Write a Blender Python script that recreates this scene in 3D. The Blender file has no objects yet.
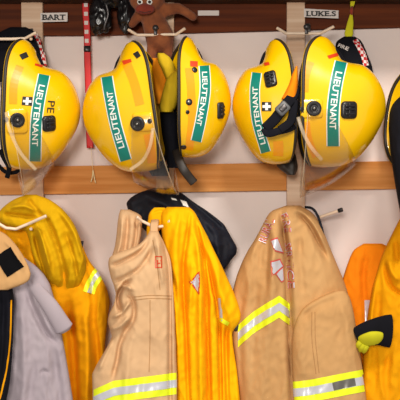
import bpy, bmesh, math, random
import numpy as np
from mathutils import Vector, Matrix, noise
from mathutils.bvhtree import BVHTree

# ------------------------------------------------------------ camera, world, lights, exposure
SC = bpy.context.scene
COL = SC.collection
CZ = 1.5          # camera height
CD = 2.4          # camera distance from the wall (wall plane is y = 0, room is on the -y side)
FPX = 800.0
cam = bpy.data.cameras.new('camera'); cam_o = bpy.data.objects.new('camera', cam); COL.objects.link(cam_o)
cam_o.location = (0, -CD, CZ); cam_o.rotation_euler = (math.pi/2, 0, 0)
cam.lens = 36.0*FPX/400.0; cam.sensor_width = 36.0; cam.clip_start = 0.05
SC.camera = cam_o
w = bpy.data.worlds.new('room_light'); SC.world = w; w.use_nodes = True
w.node_tree.nodes['Background'].inputs[0].default_value = (1.0, 0.93, 0.86, 1)
w.node_tree.nodes['Background'].inputs[1].default_value = 0.40
def area(name, loc, target, sx, sy, power, col):
    l = bpy.data.lights.new(name, 'AREA'); l.shape = 'RECTANGLE'; l.size = sx; l.size_y = sy
    l.energy = power*1.02; l.color = col
    o = bpy.data.objects.new(name, l); COL.objects.link(o); o.location = loc
    d = Vector(target)-Vector(loc); o.rotation_euler = d.to_track_quat('-Z', 'Y').to_euler()
area('ceiling_and_fill_lamp', (0.6, -1.95, 3.3), (0.0, 0, 1.4), 0.6, 0.35, 52, (1.0, 0.93, 0.84))
area('ceiling_and_fill_lamp', (-0.35, -3.7, 1.95), (0, 0, 1.35), 0.7, 0.5, 72, (1.0, 0.94, 0.86))  # added frontal fill light at head height, not a ceiling fitting
SC.view_settings.view_transform = 'Standard'; SC.view_settings.look = 'None'
SC.view_settings.gamma = 1.0; SC.view_settings.use_curve_mapping = False
SC.view_settings.exposure = 0.0

# ------------------------------------------------------------ helpers
def lin(c):
    return tuple(((v/255.0)/12.92 if v/255.0 <= 0.04045 else ((v/255.0+0.055)/1.055)**2.4) for v in c)
def P(px, py, d):
    """point that stands at pixel (px, py) at distance d in front of the wall"""
    k = (CD-d)/FPX
    return Vector(((px-200)*k, -d, CZ+(200-py)*k))
def newmat(name, rgb, rough=0.6, metal=0.0, coat=0.0, sheen=0.0, spec=0.5):
    m = bpy.data.materials.new(name); m.use_nodes = True
    b = m.node_tree.nodes['Principled BSDF']
    b.inputs['Base Color'].default_value = (*lin(rgb), 1)
    b.inputs['Roughness'].default_value = rough; b.inputs['Metallic'].default_value = metal
    b.inputs['Coat Weight'].default_value = coat; b.inputs['Coat Roughness'].default_value = 0.08
    b.inputs['Sheen Weight'].default_value = sheen
    b.inputs['Specular IOR Level'].default_value = spec
    return m
def vary(m, rgb1, rgb2, scale=(20,20,20), detail=4, bump=0.0, bscale=300, bdist=0.0006, lo=0.35, hi=0.65):
    """two-tone noise colour and a fine noise bump"""
    nt = m.node_tree; N = nt.nodes; L = nt.links; b = N['Principled BSDF']
    tc = N.new('ShaderNodeTexCoord'); mp = N.new('ShaderNodeMapping'); mp.inputs['Scale'].default_value = scale
    L.new(tc.outputs['Object'], mp.inputs[0])
    n = N.new('ShaderNodeTexNoise'); n.inputs['Scale'].default_value = 1.0; n.inputs['Detail'].default_value = detail
    L.new(mp.outputs[0], n.inputs['Vector'])
    r = N.new('ShaderNodeValToRGB'); r.color_ramp.elements[0].position = lo; r.color_ramp.elements[1].position = hi
    r.color_ramp.elements[0].color = (*lin(rgb1), 1); r.color_ramp.elements[1].color = (*lin(rgb2), 1)
    L.new(n.outputs['Fac'], r.inputs[0]); L.new(r.outputs[0], b.inputs['Base Color'])
    if bump:
        n2 = N.new('ShaderNodeTexNoise'); n2.inputs['Scale'].default_value = bscale; n2.inputs['Detail'].default_value = 2
        L.new(tc.outputs['Object'], n2.inputs['Vector'])
        bp = N.new('ShaderNodeBump'); bp.inputs['Strength'].default_value = bump; bp.inputs['Distance'].default_value = bdist
        L.new(n2.outputs['Fac'], bp.inputs['Height']); L.new(bp.outputs[0], b.inputs['Normal'])
    return m
def cloth(name, a, b=None, rough=0.85, scale=(9,9,5), sheen=0.0):
    m = newmat(name, a, rough, sheen=sheen, spec=0.12)
    return vary(m, a, b or tuple(int(v*0.9) for v in a), scale, 5, 0.35, 420, 0.0008, 0.3, 0.7)
def wood(name, a, b, rough=0.75):
    m = newmat(name, a, rough, spec=0.2)
    return vary(m, a, b, (2.2, 30, 55), 6, 0.2, 120, 0.0006, 0.36, 0.64)

M = {}
M['wall'] = vary(newmat('wall_paint', (222,208,203), 0.75), (228,214,208), (218,202,196), (3,3,3), 4, 0.15, 60, 0.001)
M['pine'] = wood('pine', (208,144,80), (186,120,58))
M['brownwood'] = wood('brown_wood', (98,44,14), (70,28,8))
M['palewood'] = wood('pale_wood', (214,186,160), (194,160,132), 0.65)
M['shelfwood'] = wood('shelf_wood', (80,52,36), (56,36,26))
M['yellow'] = vary(newmat('helmet_yellow', (250,202,4), 0.25, coat=0.5), (243,192,2), (238,182,1), (6,6,6), 3)
M['rubber'] = newmat('black_rubber', (38,30,24), 0.55)
M['black'] = newmat('black_plastic', (24,22,24), 0.35)
M['blackcloth'] = cloth('black_fabric', (22,22,30), (14,14,19))
M['navycloth'] = vary(newmat('navy_shell', (20,24,38), 0.7, spec=0.3), (18,22,36), (11,12,20), (12,12,12), 4, 0.4, 200, 0.001)
M['teal'] = newmat('teal_sticker', (14,126,112), 0.3)
M['white'] = newmat('white_sticker', (238,238,232), 0.4)
M['whitecoat'] = newmat('hook_coating', (236,212,186), 0.4)
M['red'] = newmat('red_sticker', (205,60,20), 0.45)
M['redribbon'] = newmat('red_ribbon', (200,22,24), 0.6)
M['ink'] = newmat('black_ink', (28,24,22), 0.6)
M['bucklegrey'] = newmat('grey_plastic', (84,84,86), 0.45)
M['velcro'] = newmat('velcro', (10,10,12), 0.9, spec=0.1)
M['steel'] = newmat('steel', (150,146,140), 0.35, metal=0.9)
M['darkmetal'] = newmat('dark_metal', (74,70,70), 0.4, metal=0.7)
M['tan'] = cloth('tan_fabric', (200,156,104), (188,142,90))
M['tan2'] = cloth('tan_fabric_pink', (214,176,134), (202,162,120))
M['tanstitch'] = cloth('tan_stitching', (176,130,84), (166,120,76))
M['orange'] = cloth('orange_fabric', (252,188,2), (247,176,1))
M['deeporange'] = cloth('deep_orange_fabric', (238,140,14), (226,122,10))
M['gold'] = cloth('gold_fabric', (234,162,2), (220,142,2))
M['olive'] = cloth('olive_yellow_fabric', (210,164,8), (196,146,4))
M['grey'] = cloth('grey_fabric', (172,160,166), (160,148,156))
M['lime'] = newmat('lime_tape', (232,246,30), 0.5)
M['silver'] = newmat('silver_tape', (206,206,214), 0.35, metal=0.25)
M['limecloth'] = cloth('lime_fabric', (214,210,40), (190,184,34))
M['neckyellow'] = cloth('yellow_fabric', (210,178,36), (192,156,26))
M['orangepad'] = cloth('orange_pad', (232,142,24), (214,120,16))
M['plush'] = vary(newmat('brown_plush', (140,80,44), 0.95, sheen=0.1), (146,82,44), (118,62,32), (30,30,30), 4, 0.8, 260, 0.002)
M['muzzle'] = vary(newmat('red_brown_plush', (140,52,34), 0.95, sheen=0.1), (144,52,32), (122,42,26), (30,30,30), 4, 0.8, 260, 0.002)
M['label'] = newmat('paper_label', (206,196,190), 0.6)
M['string'] = newmat('cream_string', (226,208,160), 0.8)
def visor_mat():
    m = bpy.data.materials.new('clear_visor'); m.use_nodes = True; nt = m.node_tree; nt.nodes.clear()
    o = nt.nodes.new('ShaderNodeOutputMaterial'); mx = nt.nodes.new('ShaderNodeMixShader')
    t = nt.nodes.new('ShaderNodeBsdfTransparent'); g = nt.nodes.new('ShaderNodeBsdfGlossy'); f = nt.nodes.new('ShaderNodeLayerWeight')
    t.inputs[0].default_value = (0.95, 0.93, 0.91, 1); g.inputs['Roughness'].default_value = 0.12
    g.inputs[0].default_value = (0.95, 0.9, 0.86, 1)
    mr = nt.nodes.new('ShaderNodeMapRange'); mr.inputs['To Min'].default_value = 0.015; mr.inputs['To Max'].default_value = 0.34
    f.inputs[0].default_value = 0.35
    nt.links.new(f.outputs['Facing'], mr.inputs[0]); nt.links.new(mr.outputs[0], mx.inputs[0])
    nt.links.new(t.outputs[0], mx.inputs[1]); nt.links.new(g.outputs[0], mx.inputs[2]); nt.links.new(mx.outputs[0], o.inputs[0])
    return m
M['visor'] = visor_mat()
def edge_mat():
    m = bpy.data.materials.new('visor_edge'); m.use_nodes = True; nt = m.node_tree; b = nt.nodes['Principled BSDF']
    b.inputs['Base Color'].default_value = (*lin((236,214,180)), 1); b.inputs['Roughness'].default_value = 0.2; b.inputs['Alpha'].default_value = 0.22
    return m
M['edge'] = edge_mat()  # visor edge plastic, also used for the painted glint strips

def origin_of(par):
    o = par
    while o.parent: o = o.parent
    return o.location.copy()
def obj(name, verts, faces, mat, parent=None, smooth=True, label=None):
    """one mesh object from world-space vertices"""
    V = [Vector(v) for v in verts]
    if parent is None:
        c = sum(V, Vector())/len(V); c.z = min(v.z for v in V)
    else: c = origin_of(parent)
    me = bpy.data.meshes.new(name); me.from_pydata([tuple(v-c) for v in V], [], [tuple(f) for f in faces]); me.update()
    mats = mat if isinstance(mat, list) else [mat]
    for m in mats: me.materials.append(m)
    if smooth: me.polygons.foreach_set('use_smooth', [True]*len(me.polygons))
    o = bpy.data.objects.new(name, me); COL.objects.link(o)
    if parent is None: o.location = c
    else: o.parent = parent
    if label: o['label'] = label
    return o
def empty(name, loc):
    o = bpy.data.objects.new(name, None); COL.objects.link(o); o.location = loc; o.empty_display_size = 0.03
    return o
def tag(o, label, cat, group=None):
    o['label'] = label; o['category'] = cat
    if group: o['group'] = group
    return o
def struct(o): o['kind'] = 'structure'; return o
def fixn(o):
    bm = bmesh.new(); bm.from_mesh(o.data); bmesh.ops.recalc_face_normals(bm, faces=bm.faces); bm.to_mesh(o.data); bm.free(); return o
def bevel(o, wd=0.002, seg=2):
    m = o.modifiers.new('bevel', 'BEVEL'); m.width = wd; m.segments = seg; m.limit_method = 'ANGLE'; return o
def bvh(o):
    loc = origin_of(o) if o.parent else o.location
    me = o.data
    return BVHTree.FromPolygons([v.co+loc for v in me.vertices], [tuple(p.vertices) for p in me.polygons])
EYE = Vector((0, -CD, CZ))
def hit(tree, px, py):
    d = (P(px, py, 0.0)-EYE).normalized()
    loc, nor, i, dist = tree.ray_cast(EYE, d)
    if loc is None: return None, None
    if nor.dot(d) > 0: nor = -nor
    return loc, nor

def catmull(pts, n):
    pts = [np.array(p, float) for p in pts]
    if len(pts) < 3:
        return [pts[0]+(pts[-1]-pts[0])*i/n for i in range(n+1)]
    ext = [2*pts[0]-pts[1]]+pts+[2*pts[-1]-pts[-2]]
    segs = len(pts)-1; out = []
    for i in range(n+1):
        u = i/n*segs; k = min(int(u), segs-1); t = u-k
        a, b, c, d = ext[k:k+4]
        out.append(0.5*((2*b)+(-a+c)*t+(2*a-5*b+4*c-d)*t*t+(-a+3*b-3*c+d)*t**3))
    return out
def tube(pts, rad, n=24, k=10, flat=None, closed=False, caps=True, up=None):
    """tube along points; rad a number or list of (t, r); flat = (width factor, thickness factor)"""
    C = [Vector(p) for p in (catmull(pts, n) if not closed else [np.array(p) for p in pts])]
    N = len(C); V = []; F = []
    if isinstance(rad, (int, float)): R = [rad]*N
    else: R = list(np.interp(np.linspace(0, 1, N), [a[0] for a in rad], [a[1] for a in rad]))
    nrm = None
    for i in range(N):
        t = (C[(i+1) % N]-C[i-1]) if closed else (C[min(i+1, N-1)]-C[max(i-1, 0)])
        t.normalize()
        if up is not None: nrm = Vector(up)
        elif nrm is None: nrm = Vector((0, -1, 0)) if abs(t.y) < 0.9 else Vector((1, 0, 0))
        nrm = (nrm-t*nrm.dot(t)).normalized(); b = t.cross(nrm)
        fx, fy = flat or (1, 1)
        for j in range(k):
            a = 2*math.pi*j/k
            V.append(C[i]+(b*math.cos(a)*fx+nrm*math.sin(a)*fy)*R[i])
    for i in range(N if closed else N-1):
        for j in range(k):
            a = i*k+j; b2 = i*k+(j+1) % k; c = ((i+1) % N)*k+(j+1) % k; d = ((i+1) % N)*k+j
            F.append((a, b2, c, d))
    if not closed and caps:
        F.append(tuple(range(k))[::-1]); F.append(tuple((N-1)*k+j for j in range(k)))
    return V, F
def join(*parts):
    V = []; F = []
    for v, f in parts:
        o = len(V); V += list(v); F += [tuple(i+o for i in q) for q in f]
    return V, F
def boxv(p0, p1):
    x0, y0, z0 = p0; x1, y1, z1 = p1
    V = [Vector((x, y, z)) for x in (x0, x1) for y in (y0, y1) for z in (z0, z1)]
    return V, [(0,1,3,2), (4,6,7,5), (0,4,5,1), (2,3,7,6), (0,2,6,4), (1,5,7,3)]
def slab(corners_px, d0, d1):
    """board whose front outline stands at pixels (front plane d1), extruded back to d0"""
    f = [P(x, y, d1) for x, y in corners_px]; n = len(f)
    b = [Vector((v.x, -d0, v.z)) for v in f]
    return f+b, [tuple(range(n)), tuple(range(n, 2*n))[::-1]]+[(i, n+i, n+(i+1) % n, (i+1) % n) for i in range(n)]
def lathe(prof, c, axis, k=24):
    """profile [(r, h)] turned about axis through c"""
    axis = Vector(axis).normalized(); a = axis.orthogonal().normalized(); b = axis.cross(a); V = []; F = []
    for r, h in prof:
        for j in range(k):
            t = 2*math.pi*j/k; V.append(Vector(c)+axis*h+(a*math.cos(t)+b*math.sin(t))*r)
    for i in range(len(prof)-1):
        for j in range(k): F.append((i*k+j, i*k+(j+1) % k, (i+1)*k+(j+1) % k, (i+1)*k+j))
    F.append(tuple(range(k))[::-1]); F.append(tuple((len(prof)-1)*k+j for j in range(k)))
    return V, F
def rbox(c, ax, ay, az, hx, hy, h0, h1, r=0.3, k=5):
    """rounded-corner pad: half sizes hx, hy in the plane (ax, ay), from h0 to h1 along az with a chamfered top"""
    rr = min(hx, hy)*r; ring = []
    for sx, sy, a0 in ((1,1,0), (-1,1,90), (-1,-1,180), (1,-1,270)):
        for j in range(k+1):
            a = math.radians(a0+90*j/k); ring.append((sx*(hx-rr)+rr*math.cos(a), sy*(hy-rr)+rr*math.sin(a)))
    n = len(ring); V = []; F = []; ch = min((h1-h0)*0.35, rr)
    for sc, h in ((1, h0), (1, h1-ch), (None, h1)):
        for x, y in ring:
            if sc is None: x *= (hx-ch)/hx; y *= (hy-ch)/hy
            V.append(Vector(c)+ax*x+ay*y+az*h)
    for i in range(2):
        for j in range(n): F.append((i*n+j, i*n+(j+1) % n, (i+1)*n+(j+1) % n, (i+1)*n+j))
    F.append(tuple(range(2*n, 3*n))); F.append(tuple(range(n))[::-1])
    return V, F
def frame_at(tree, px, py, ang=0):
    """surface frame seen at a pixel: position, in-surface right / up (turned by ang), normal"""
    p, n = hit(tree, px, py)
    if p is None: p, n = P(px, py, 0.25), Vector((0, -1, 0))
    r = Vector((1, 0, 0)); r = (r-n*r.dot(n)).normalized(); u = n.cross(r)
    if u.z < 0: u = -u
    a = math.radians(ang)
    return p, r*math.cos(a)+u*math.sin(a), u*math.cos(a)-r*math.sin(a), n
def band(tree, line, hw, off=0.0012, nl=40, nw=5, o0=-1, o1=1, vert=False):
    """strip lying on a surface along a pixel polyline; o0..o1 is the share of the half-width hw it covers"""
    C = catmull(line, nl) if not vert else [np.array((x, np.interp(x, [a[0] for a in line], [a[1] for a in line]))) for x in np.linspace(line[0][0], line[-1][0], nl+1)]; V = []; F = []; idx = {}
    for i in range(nl+1):
        t = C[min(i+1, nl)]-C[max(i-1, 0)]; t = t/np.linalg.norm(t); nn = np.array([-t[1], t[0]]) if not vert else np.array([0., 1.])
        for j in range(nw+1):
            s = o0+(o1-o0)*j/nw; q = C[i]+nn*hw*s
            p, n = hit(tree, q[0], q[1])
            if p is not None: idx[i, j] = len(V); V.append(p+n*off)
    for i in range(nl):
        for j in range(nw):
            q = [(i, j), (i+1, j), (i+1, j+1), (i, j+1)]
            if all(a in idx for a in q):
                pts = [V[idx[a]] for a in q]
                if max(abs(pts[0].y-p.y) for p in pts) < 0.02: F.append(tuple(idx[a] for a in q))
    return V, F
def text_mesh(s, size=1.0, weight=0.0):
    cu = bpy.data.curves.new('lettering', 'FONT'); cu.body = s; cu.size = size; cu.align_x = 'CENTER'; cu.align_y = 'CENTER'; cu.offset = weight
    cu.resolution_u = 3
    o = bpy.data.objects.new('lettering', cu); COL.objects.link(o)
    bpy.context.view_layer.update()
    me = o.evaluated_get(bpy.context.evaluated_depsgraph_get()).to_mesh()
    V = [(v.co.x, v.co.y) for v in me.vertices]; F = [tuple(p.vertices) for p in me.polygons]
    o.to_mesh_clear(); bpy.data.objects.remove(o); bpy.data.curves.remove(cu)
    return V, F
def text_on(tree, s, line, height, off=0.0019, weight=0.02, fill=0.9, flip=False):
    """lettering that lies on a surface, its baseline direction running along the pixel polyline"""
    V, F = text_mesh(s, 1.0, weight)
    xs = [v[0] for v in V]; ys = [v[1] for v in V]; x0, x1, y0, y1 = min(xs), max(xs), min(ys), max(ys)
    n = 60; C = catmull(line, n); out = []
    for x, y in V:
        u = ((x-x0)/(x1-x0)*fill+(1-fill)/2)*n; k = min(int(u), n-1); t = u-k
        c = C[k]*(1-t)+C[k+1]*t; tg = C[k+1]-C[k]; tg = tg/np.linalg.norm(tg); nn = np.array([tg[1], -tg[0]])   # 'up' of the letters, image y points down
        q = c+nn*((y-(y0+y1)/2)/(y1-y0)*height)
        p, nr = hit(tree, q[0], q[1])
        if p is None: p, nr = P(q[0], q[1], 0.25), Vector((0, -1, 0))
        out.append(p+nr*off)
    return out, F

# ------------------------------------------------------------ hanging cloth: a closed lofted volume with modelled folds
def crease_field(X, Y, creases):
    D = np.zeros_like(X)
    for cr in creases:
        pts, wd, amp = cr[0], cr[1], cr[2]*1.4; kind = cr[3] if len(cr) > 3 else 'g'
        C = np.array(catmull(pts, 14)); best = np.full(X.shape, 1e9); sign = np.zeros_like(X); along = np.zeros_like(X)
        for i in range(len(C)-1):
            a, b = C[i], C[i+1]; ab = b-a; L2 = max(ab@ab, 1e-9)
            t = np.clip(((X-a[0])*ab[0]+(Y-a[1])*ab[1])/L2, 0, 1)
            dx = X-(a[0]+t*ab[0]); dy = Y-(a[1]+t*ab[1]); dd = np.hypot(dx, dy); m = dd < best
            best = np.where(m, dd, best); sign = np.where(m, np.sign(ab[0]*dy-ab[1]*dx), sign); along = np.where(m, (i+t)/(len(C)-1), along)
        fade = np.clip(np.minimum(along, 1-along)*5+0.15, 0, 1)
        if kind == 'g': D += amp*np.exp(-(best/wd)**2)*fade
        else:   # 's': overlapping fold, a sharp step that fades away on the raised side
            D += amp*fade*0.5*(1+np.tanh(sign*best/(wd*0.25)))*np.exp(-(best/(wd*3))**2)
    return D
def drape(rows, dB, dF, creases=(), folds=0.006, fx=0.09, fy=0.02, seed=0, nx=90, step=1.6, top=0.35, round_=0.6, lean=None, fine=0.0015):
    """rows: (y, x left, x right) in pixels; cloth fills depth dB (back) .. dF (front)"""
    rows = np.array(rows, float); y0, y1 = rows[0, 0], rows[-1, 0]; ny = max(int((y1-y0)/step), 8)
    ys = np.linspace(y0, y1, ny)
    def sm(col):
        v = np.interp(ys, rows[:, 0], rows[:, col]); k = np.array([1, 2, 3, 2, 1.])/9
        vp = np.concatenate([[v[0]]*2, v, [v[-1]]*2]); return np.convolve(vp, k, 'valid')
    xl, xr = sm(1), sm(2)
    ph = np.linspace(0, 2*math.pi, 2*nx, endpoint=False)
    T = np.clip((ys-y0)/14.0, 0, 1)**0.5*(1-top)+top            # shoulders thicken from the hanging point
    X = np.zeros((ny, 2*nx)); Y = np.zeros_like(X); Dp = np.zeros_like(X); front = np.zeros_like(X)
    for i in range(ny):
        xm, hw = (xl[i]+xr[i])/2, (xr[i]-xl[i])/2
        c, s = np.cos(ph), np.sin(ph)
        X[i] = xm-hw*np.sign(c)*np.abs(c)**0.85; Y[i] = ys[i]
        mid = dB+(dF-dB)*0.35
        ff = np.abs(s)**round_
        Dp[i] = np.where(s >= 0, mid+(dF-mid)*T[i]*ff, mid-(mid-dB)*ff); front[i] = np.where(s > 0, ff, 0)
    nz = np.zeros_like(X)
    for i in range(ny):
        for j in range(2*nx):
            if front[i, j] > 0:
                x, y = X[i, j], Y[i, j]
                wv = noise.noise((x*0.02, y*0.015, seed+9.1))*14
                a = noise.noise(((x+wv)*fx, y*fy, seed)); a = (1-abs(a)*2.2)*0.6+a*0.8
                g = 0.35+0.65*min((y-y0)/60.0, 1)
                b = noise.noise((x*0.22+3, y*0.11, seed+4))
                wr = 1-abs(noise.noise(((x+wv*.5)*0.11+y*0.03, y*0.075-x*0.02, seed+17)))*2.6
                nz[i, j] = (a*folds*1.25*g+b*fine*1.4+wr*folds*0.22)
    Dp += nz*front+crease_field(X, Y, creases)*np.clip(front*1.6, 0, 1)
    if lean is not None: Dp += np.interp(Y, [l[0] for l in lean], [l[1] for l in lean])
    Dp = np.maximum(Dp, dB*0.98)
    V = [P(X[i, j], Y[i, j], Dp[i, j]) for i in range(ny) for j in range(2*nx)]
    n = 2*nx; F = []
    for i in range(ny-1):
        for j in range(n): F.append((i*n+j, (i+1)*n+j, (i+1)*n+(j+1) % n, i*n+(j+1) % n))
    a = len(V); V.append(sum(V[:n], Vector())/n); b = len(V); V.append(sum(V[(ny-1)*n:ny*n], Vector())/n)
    for j in range(n): F.append((a, j, (j+1) % n)); F.append((b, (ny-1)*n+(j+1) % n, (ny-1)*n+j))
    return V, F
def cloth_obj(name, mat, parent, label=None, **kw):
    V, F = drape(**kw); return obj(name, V, F, mat, parent, label=label)
def ribbon(pts, wpx, th=0.0016, n=30, up=None):
    """strap: pts are (px, py, d)"""
    q = [P(*p) for p in pts]
    return tube(q, wpx*0.0014, n=n, k=8, flat=(1, th/(wpx*0.0014)), up=up or (0, -1, 0))
def three_bands(parent, tree, line, hw, vert=False, label='lime and silver reflective band'):
    V, F = band(tree, line, hw, 0.0012, 60, 9, vert=vert); a = fixn(obj('reflective_band', V, F, M['lime'], parent, label=label))
    V, F = band(tree, line, hw, 0.0022, 60, 5, -0.36, 0.36, vert=vert); fixn(obj('silver_tape', V, F, M['silver'], a))

# ------------------------------------------------------------ the setting: wall, rails, uprights, shelf
V, F = boxv((-1.7, 0, 0.0), (1.7, 0.08, 3.4)); struct(obj('wall_back', V, F, M['wall'], smooth=False))
def rail(name, c, d0, d1, mat):
    V, F = slab(c, d0, d1); return struct(bevel(fixn(obj(name, V, F, mat, smooth=False)), 0.002))
rail('trim_1', [(-260, -2), (660, -8), (660, 24), (400, 27), (100, 35), (-260, 37)], 0, 0.02, M['brownwood'])
rail('trim_2', [(-260, 168), (0, 167), (400, 161), (660, 158), (660, 186), (400, 189), (0, 195), (-260, 198)], 0, 0.02, M['pine'])
rail('trim_3', [(21, -8), (42.5, -8), (43.5, 400), (24, 400)], 0.0205, 0.038, M['palewood'])
rail('trim_4', [(156, -8), (174, -8), (174, 400), (156, 400)], 0.0205, 0.038, M['palewood'])
rail('trim_5', [(287, -8), (305, -8), (305, 400), (287, 400)], 0.0205, 0.038, M['palewood'])
rail('trim_6', [(418, -8), (436, -8), (436, 400), (418, 400)], 0.0205, 0.038, M['palewood'])
z = P(0, 4, 0.02).z
V, F = boxv((-1.3, -0.30, z), (1.3, -0.0, z+0.03)); struct(bevel(obj('trim_7', V, F, M['shelfwood'], smooth=False)))  # shelf; its unseen depth is shaped to shade the upper wall

# ------------------------------------------------------------ name labels on the boards
def serif_letters(s, cx, cy, wpx, hpx, d):
    V, F = text_mesh(s, 1.0, 0.035); xs = [v[0] for v in V]; ys = [v[1] for v in V]
    x0, x1, y0, y1 = min(xs), max(xs), min(ys), max(ys)
    return [P(cx-wpx/2+(x-x0)/(x1-x0)*wpx, cy+hpx/2-(y-y0)/(y1-y0)*hpx, d) for x, y in V], F
def name_label(text, c, d, lab, ser=()):
    V, F = slab(c, d-0.0008, d); o = tag(fixn(obj('name_label', V, F, M['label'], smooth=False)), lab, 'label')
    cx = sum(p[0] for p in c)/4; cy = sum(p[1] for p in c)/4; wd = c[1][0]-c[0][0]; hh = c[3][1]-c[0][1]
    if text:
        parts = [serif_letters(text, cx, cy, wd*0.86, hh*0.62, d+0.0006)]
        for (fxr, top) in ser:      # slab serifs on the letter stems
            x = cx-wd*0.43+fxr*wd*0.86; y = cy-hh*0.31 if top else cy+hh*0.31-0.7
            q = [P(x-1.5, y, d+0.0006), P(x+1.5, y, d+0.0006), P(x+1.5, y+0.7, d+0.0006), P(x-1.5, y+0.7, d+0.0006)]
            parts.append((q, [(0, 1, 2, 3)]))
        V, F = join(*parts); fixn(obj('lettering', V, F, M['ink'], o, smooth=False))
name_label('BART', [(40.5, 13), (67.5, 12.5), (67.5, 21.5), (40.5, 22)], 0.0385, 'white paper label reading BART, on the dark board beside the pale upright',
           [(0.03, 1), (0.03, 0), (0.30, 0), (0.50, 0), (0.56, 1), (0.56, 0), (0.74, 0), (0.88, 0)])
name_label('LUKE.S', [(304, 8.5), (338.5, 10.5), (338.5, 18.5), (304, 17)], 0.0385, 'white paper label reading LUKE.S, on the dark board above the two right helmets',
           [(0.04, 1), (0.04, 0), (0.2, 1), (0.33, 1), (0.42, 1), (0.42, 0), (0.55, 0), (0.62, 1), (0.62, 0)])
name_label('', [(198, 10.5), (219, 10.5), (219, 15.5), (198, 15.5)], 0.0212, 'small narrow pale label, blank, stuck high on the dark board')

# ------------------------------------------------------------ coat hooks
def hook(px, tips, name_d, z_px, lab, grp, black_tip=False, dh=0.10):
    """cross-bar hook: a plate with a screw, a stem out from the upright, a bar with two raised prongs"""
    root = empty('coat_hook', P(px, z_px, 0.038)); tag(root, lab, 'hook', grp)
    q = [np.array(t, float) for t in tips]; fine = [a+(b-a)*u for a, b in zip(q, q[1:]) for u in (.06, .35, .65, .94)]
    bar = [P(*t) for t in [q[0]]+fine+[q[-1]]]
    V, F = tube(bar, 0.0042, n=88, k=10); fixn(obj('prong_bar', V, F, M['whitecoat'], root))
    mid = P(px, z_px, dh)
    V, F = tube([P(px, z_px-1, 0.036), P(px, z_px-1, 0.07), mid], 0.0045, n=12); fixn(obj('stem', V, F, M['whitecoat'], root))
    V, F = rbox(P(px, z_px-6, 0.038), Vector((1,0,0)), Vector((0,0,1)), Vector((0,-1,0)), 0.007, 0.013, 0, 0.003); pl = fixn(obj('plate', V, F, M['steel'], root))
    V, F = lathe([(0.0001, 0.0), (0.0075, 0), (0.0075, 0.004), (0.004, 0.0065), (0.0001, 0.0068)], P(px, z_px-7, 0.042), (0, -1, 0)); fixn(obj('screw', V, F, M['darkmetal'], pl))
    if z_px < 100 and px > 100:
        V, F = rbox(P(px-1.5, z_px-4, dh+.002), Vector((1,0,0)), Vector((0,0,1)), Vector((0,-1,0)), 0.005, 0.012, 0, 0.004); tb = fixn(obj('bolt_tab', V, F, M['darkmetal'], root))
        V, F = lathe([(0.0001, 0.0), (0.009, 0), (0.0085, 0.006), (0.005, 0.009), (0.0001, 0.0095)], P(px-1.5, z_px-7, dh+.004), (0, -1, 0), 10); fixn(obj('bolt_head', V, F, M['darkmetal'], tb))
    if black_tip:
        a, b = bar[-1], bar[-2]; t = (a-b).normalized()
        V, F = tube([a-t*0.008, a+t*0.004], 0.0062, n=4, k=12); fixn(obj('tip_cap', V, F, M['black'], root, label='black end cap'))
    return root
hook(31, [(-50, 34, .14), (-38, 39, .13), (-10, 39, .12), (10, 39, .12), (25, 38.5, .12), (36, 32.5, .14)], 0, 39, 'cream-coated hook bar holding the leftmost yellow helmet', None, dh=.12)
hook(157, [(128, 29.5, .14), (137, 35, .12), (150, 35, .115), (165, 34.5, .115), (176, 34.5, .12), (185, 28.5, .14)], 0, 35, 'cream-coated hook bar across the brown plush toy, holding two helmets', None, dh=.115)
hook(308, [(277, 28, .14), (286, 33.5, .12), (300, 33.5, .115), (320, 33.5, .115), (334, 26.5, .14)], 0, 34, 'cream-coated hook bar under the LUKE.S label', None, dh=.115)
hook(31, [(-12, 212, .25), (-4, 222, .225), (6, 228, .22), (16, 229, .215), (28, 224, .22), (46, 216, .25)], 0, 229, 'thick cream hook bar over the shoulder of the yellow jacket at far left', None, dh=.215)
hook(164, [(137, 217, .2), (142, 221, .185), (150, 225, .18), (158, 227, .18), (164, 226, .18), (170, 221, .2)], 0, 226, 'cream hook bar through the hanging loop of the middle tan coat', None, dh=.18)
hook(298, [(274, 214, .075), (284, 219, .07), (300, 220, .07), (316, 218.5, .08), (326, 215, .095), (341, 210, .12)], 0, 218, 'cream hook prong with black end cap beside the large tan coat', None, True, dh=.07)

# ------------------------------------------------------------ helmets
BK = [(20, 69), (28, 67), (33, 61.5), (36.5, 54), (40, 46), (48, 42.5), (61, 40.5), (70, 35), (77, 26.5), (83.5, 13), (86.5, 0)]
FR = [(12, 60), (22, 61.5), (38, 61), (52, 57), (62, 49.5), (70, 40), (77.5, 28), (84, 14), (86.5, 0)]
SD = [(1, 50), (10, 48), (24, 46), (40, 43.5), (54, 38), (68, 29), (78, 19), (84.5, 9), (86.5, 0)]
U = 0.00275
def helmet_pt(th, t, scale=1.0):
    n = 48
    def ev(c):
        if id(c) not in helmet_pt.cache: helmet_pt.cache[id(c)] = catmull(c, n)
        C = helmet_pt.cache[id(c)]; u = t*n; k = min(int(u), n-1); return C[k]*(1-(u-k))+C[k+1]*(u-k)
    s, c = math.sin(th), math.cos(th)          # th = 90 deg: front (l > 0), -90: back, 0: near side
    E = ev(FR) if s >= 0 else ev(BK); Sd = ev(SD); p = (3.6 if s >= 0 else 4.6)*(1-t)+2.2*t; q = abs(s)**p
    h = E[0]*q+Sd[0]*(1-q)
    l = s*E[1]; wd = c*Sd[1]
    k = 1+0.035*math.sin(2*th)**2
    hh = 86.5-(86.5-h)*scale
    return hh*U, l*U*scale*k, wd*U*scale*k
helmet_pt.cache = {}
HEL_GRP = 'yellow fire helmets with teal rank stickers'
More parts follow.
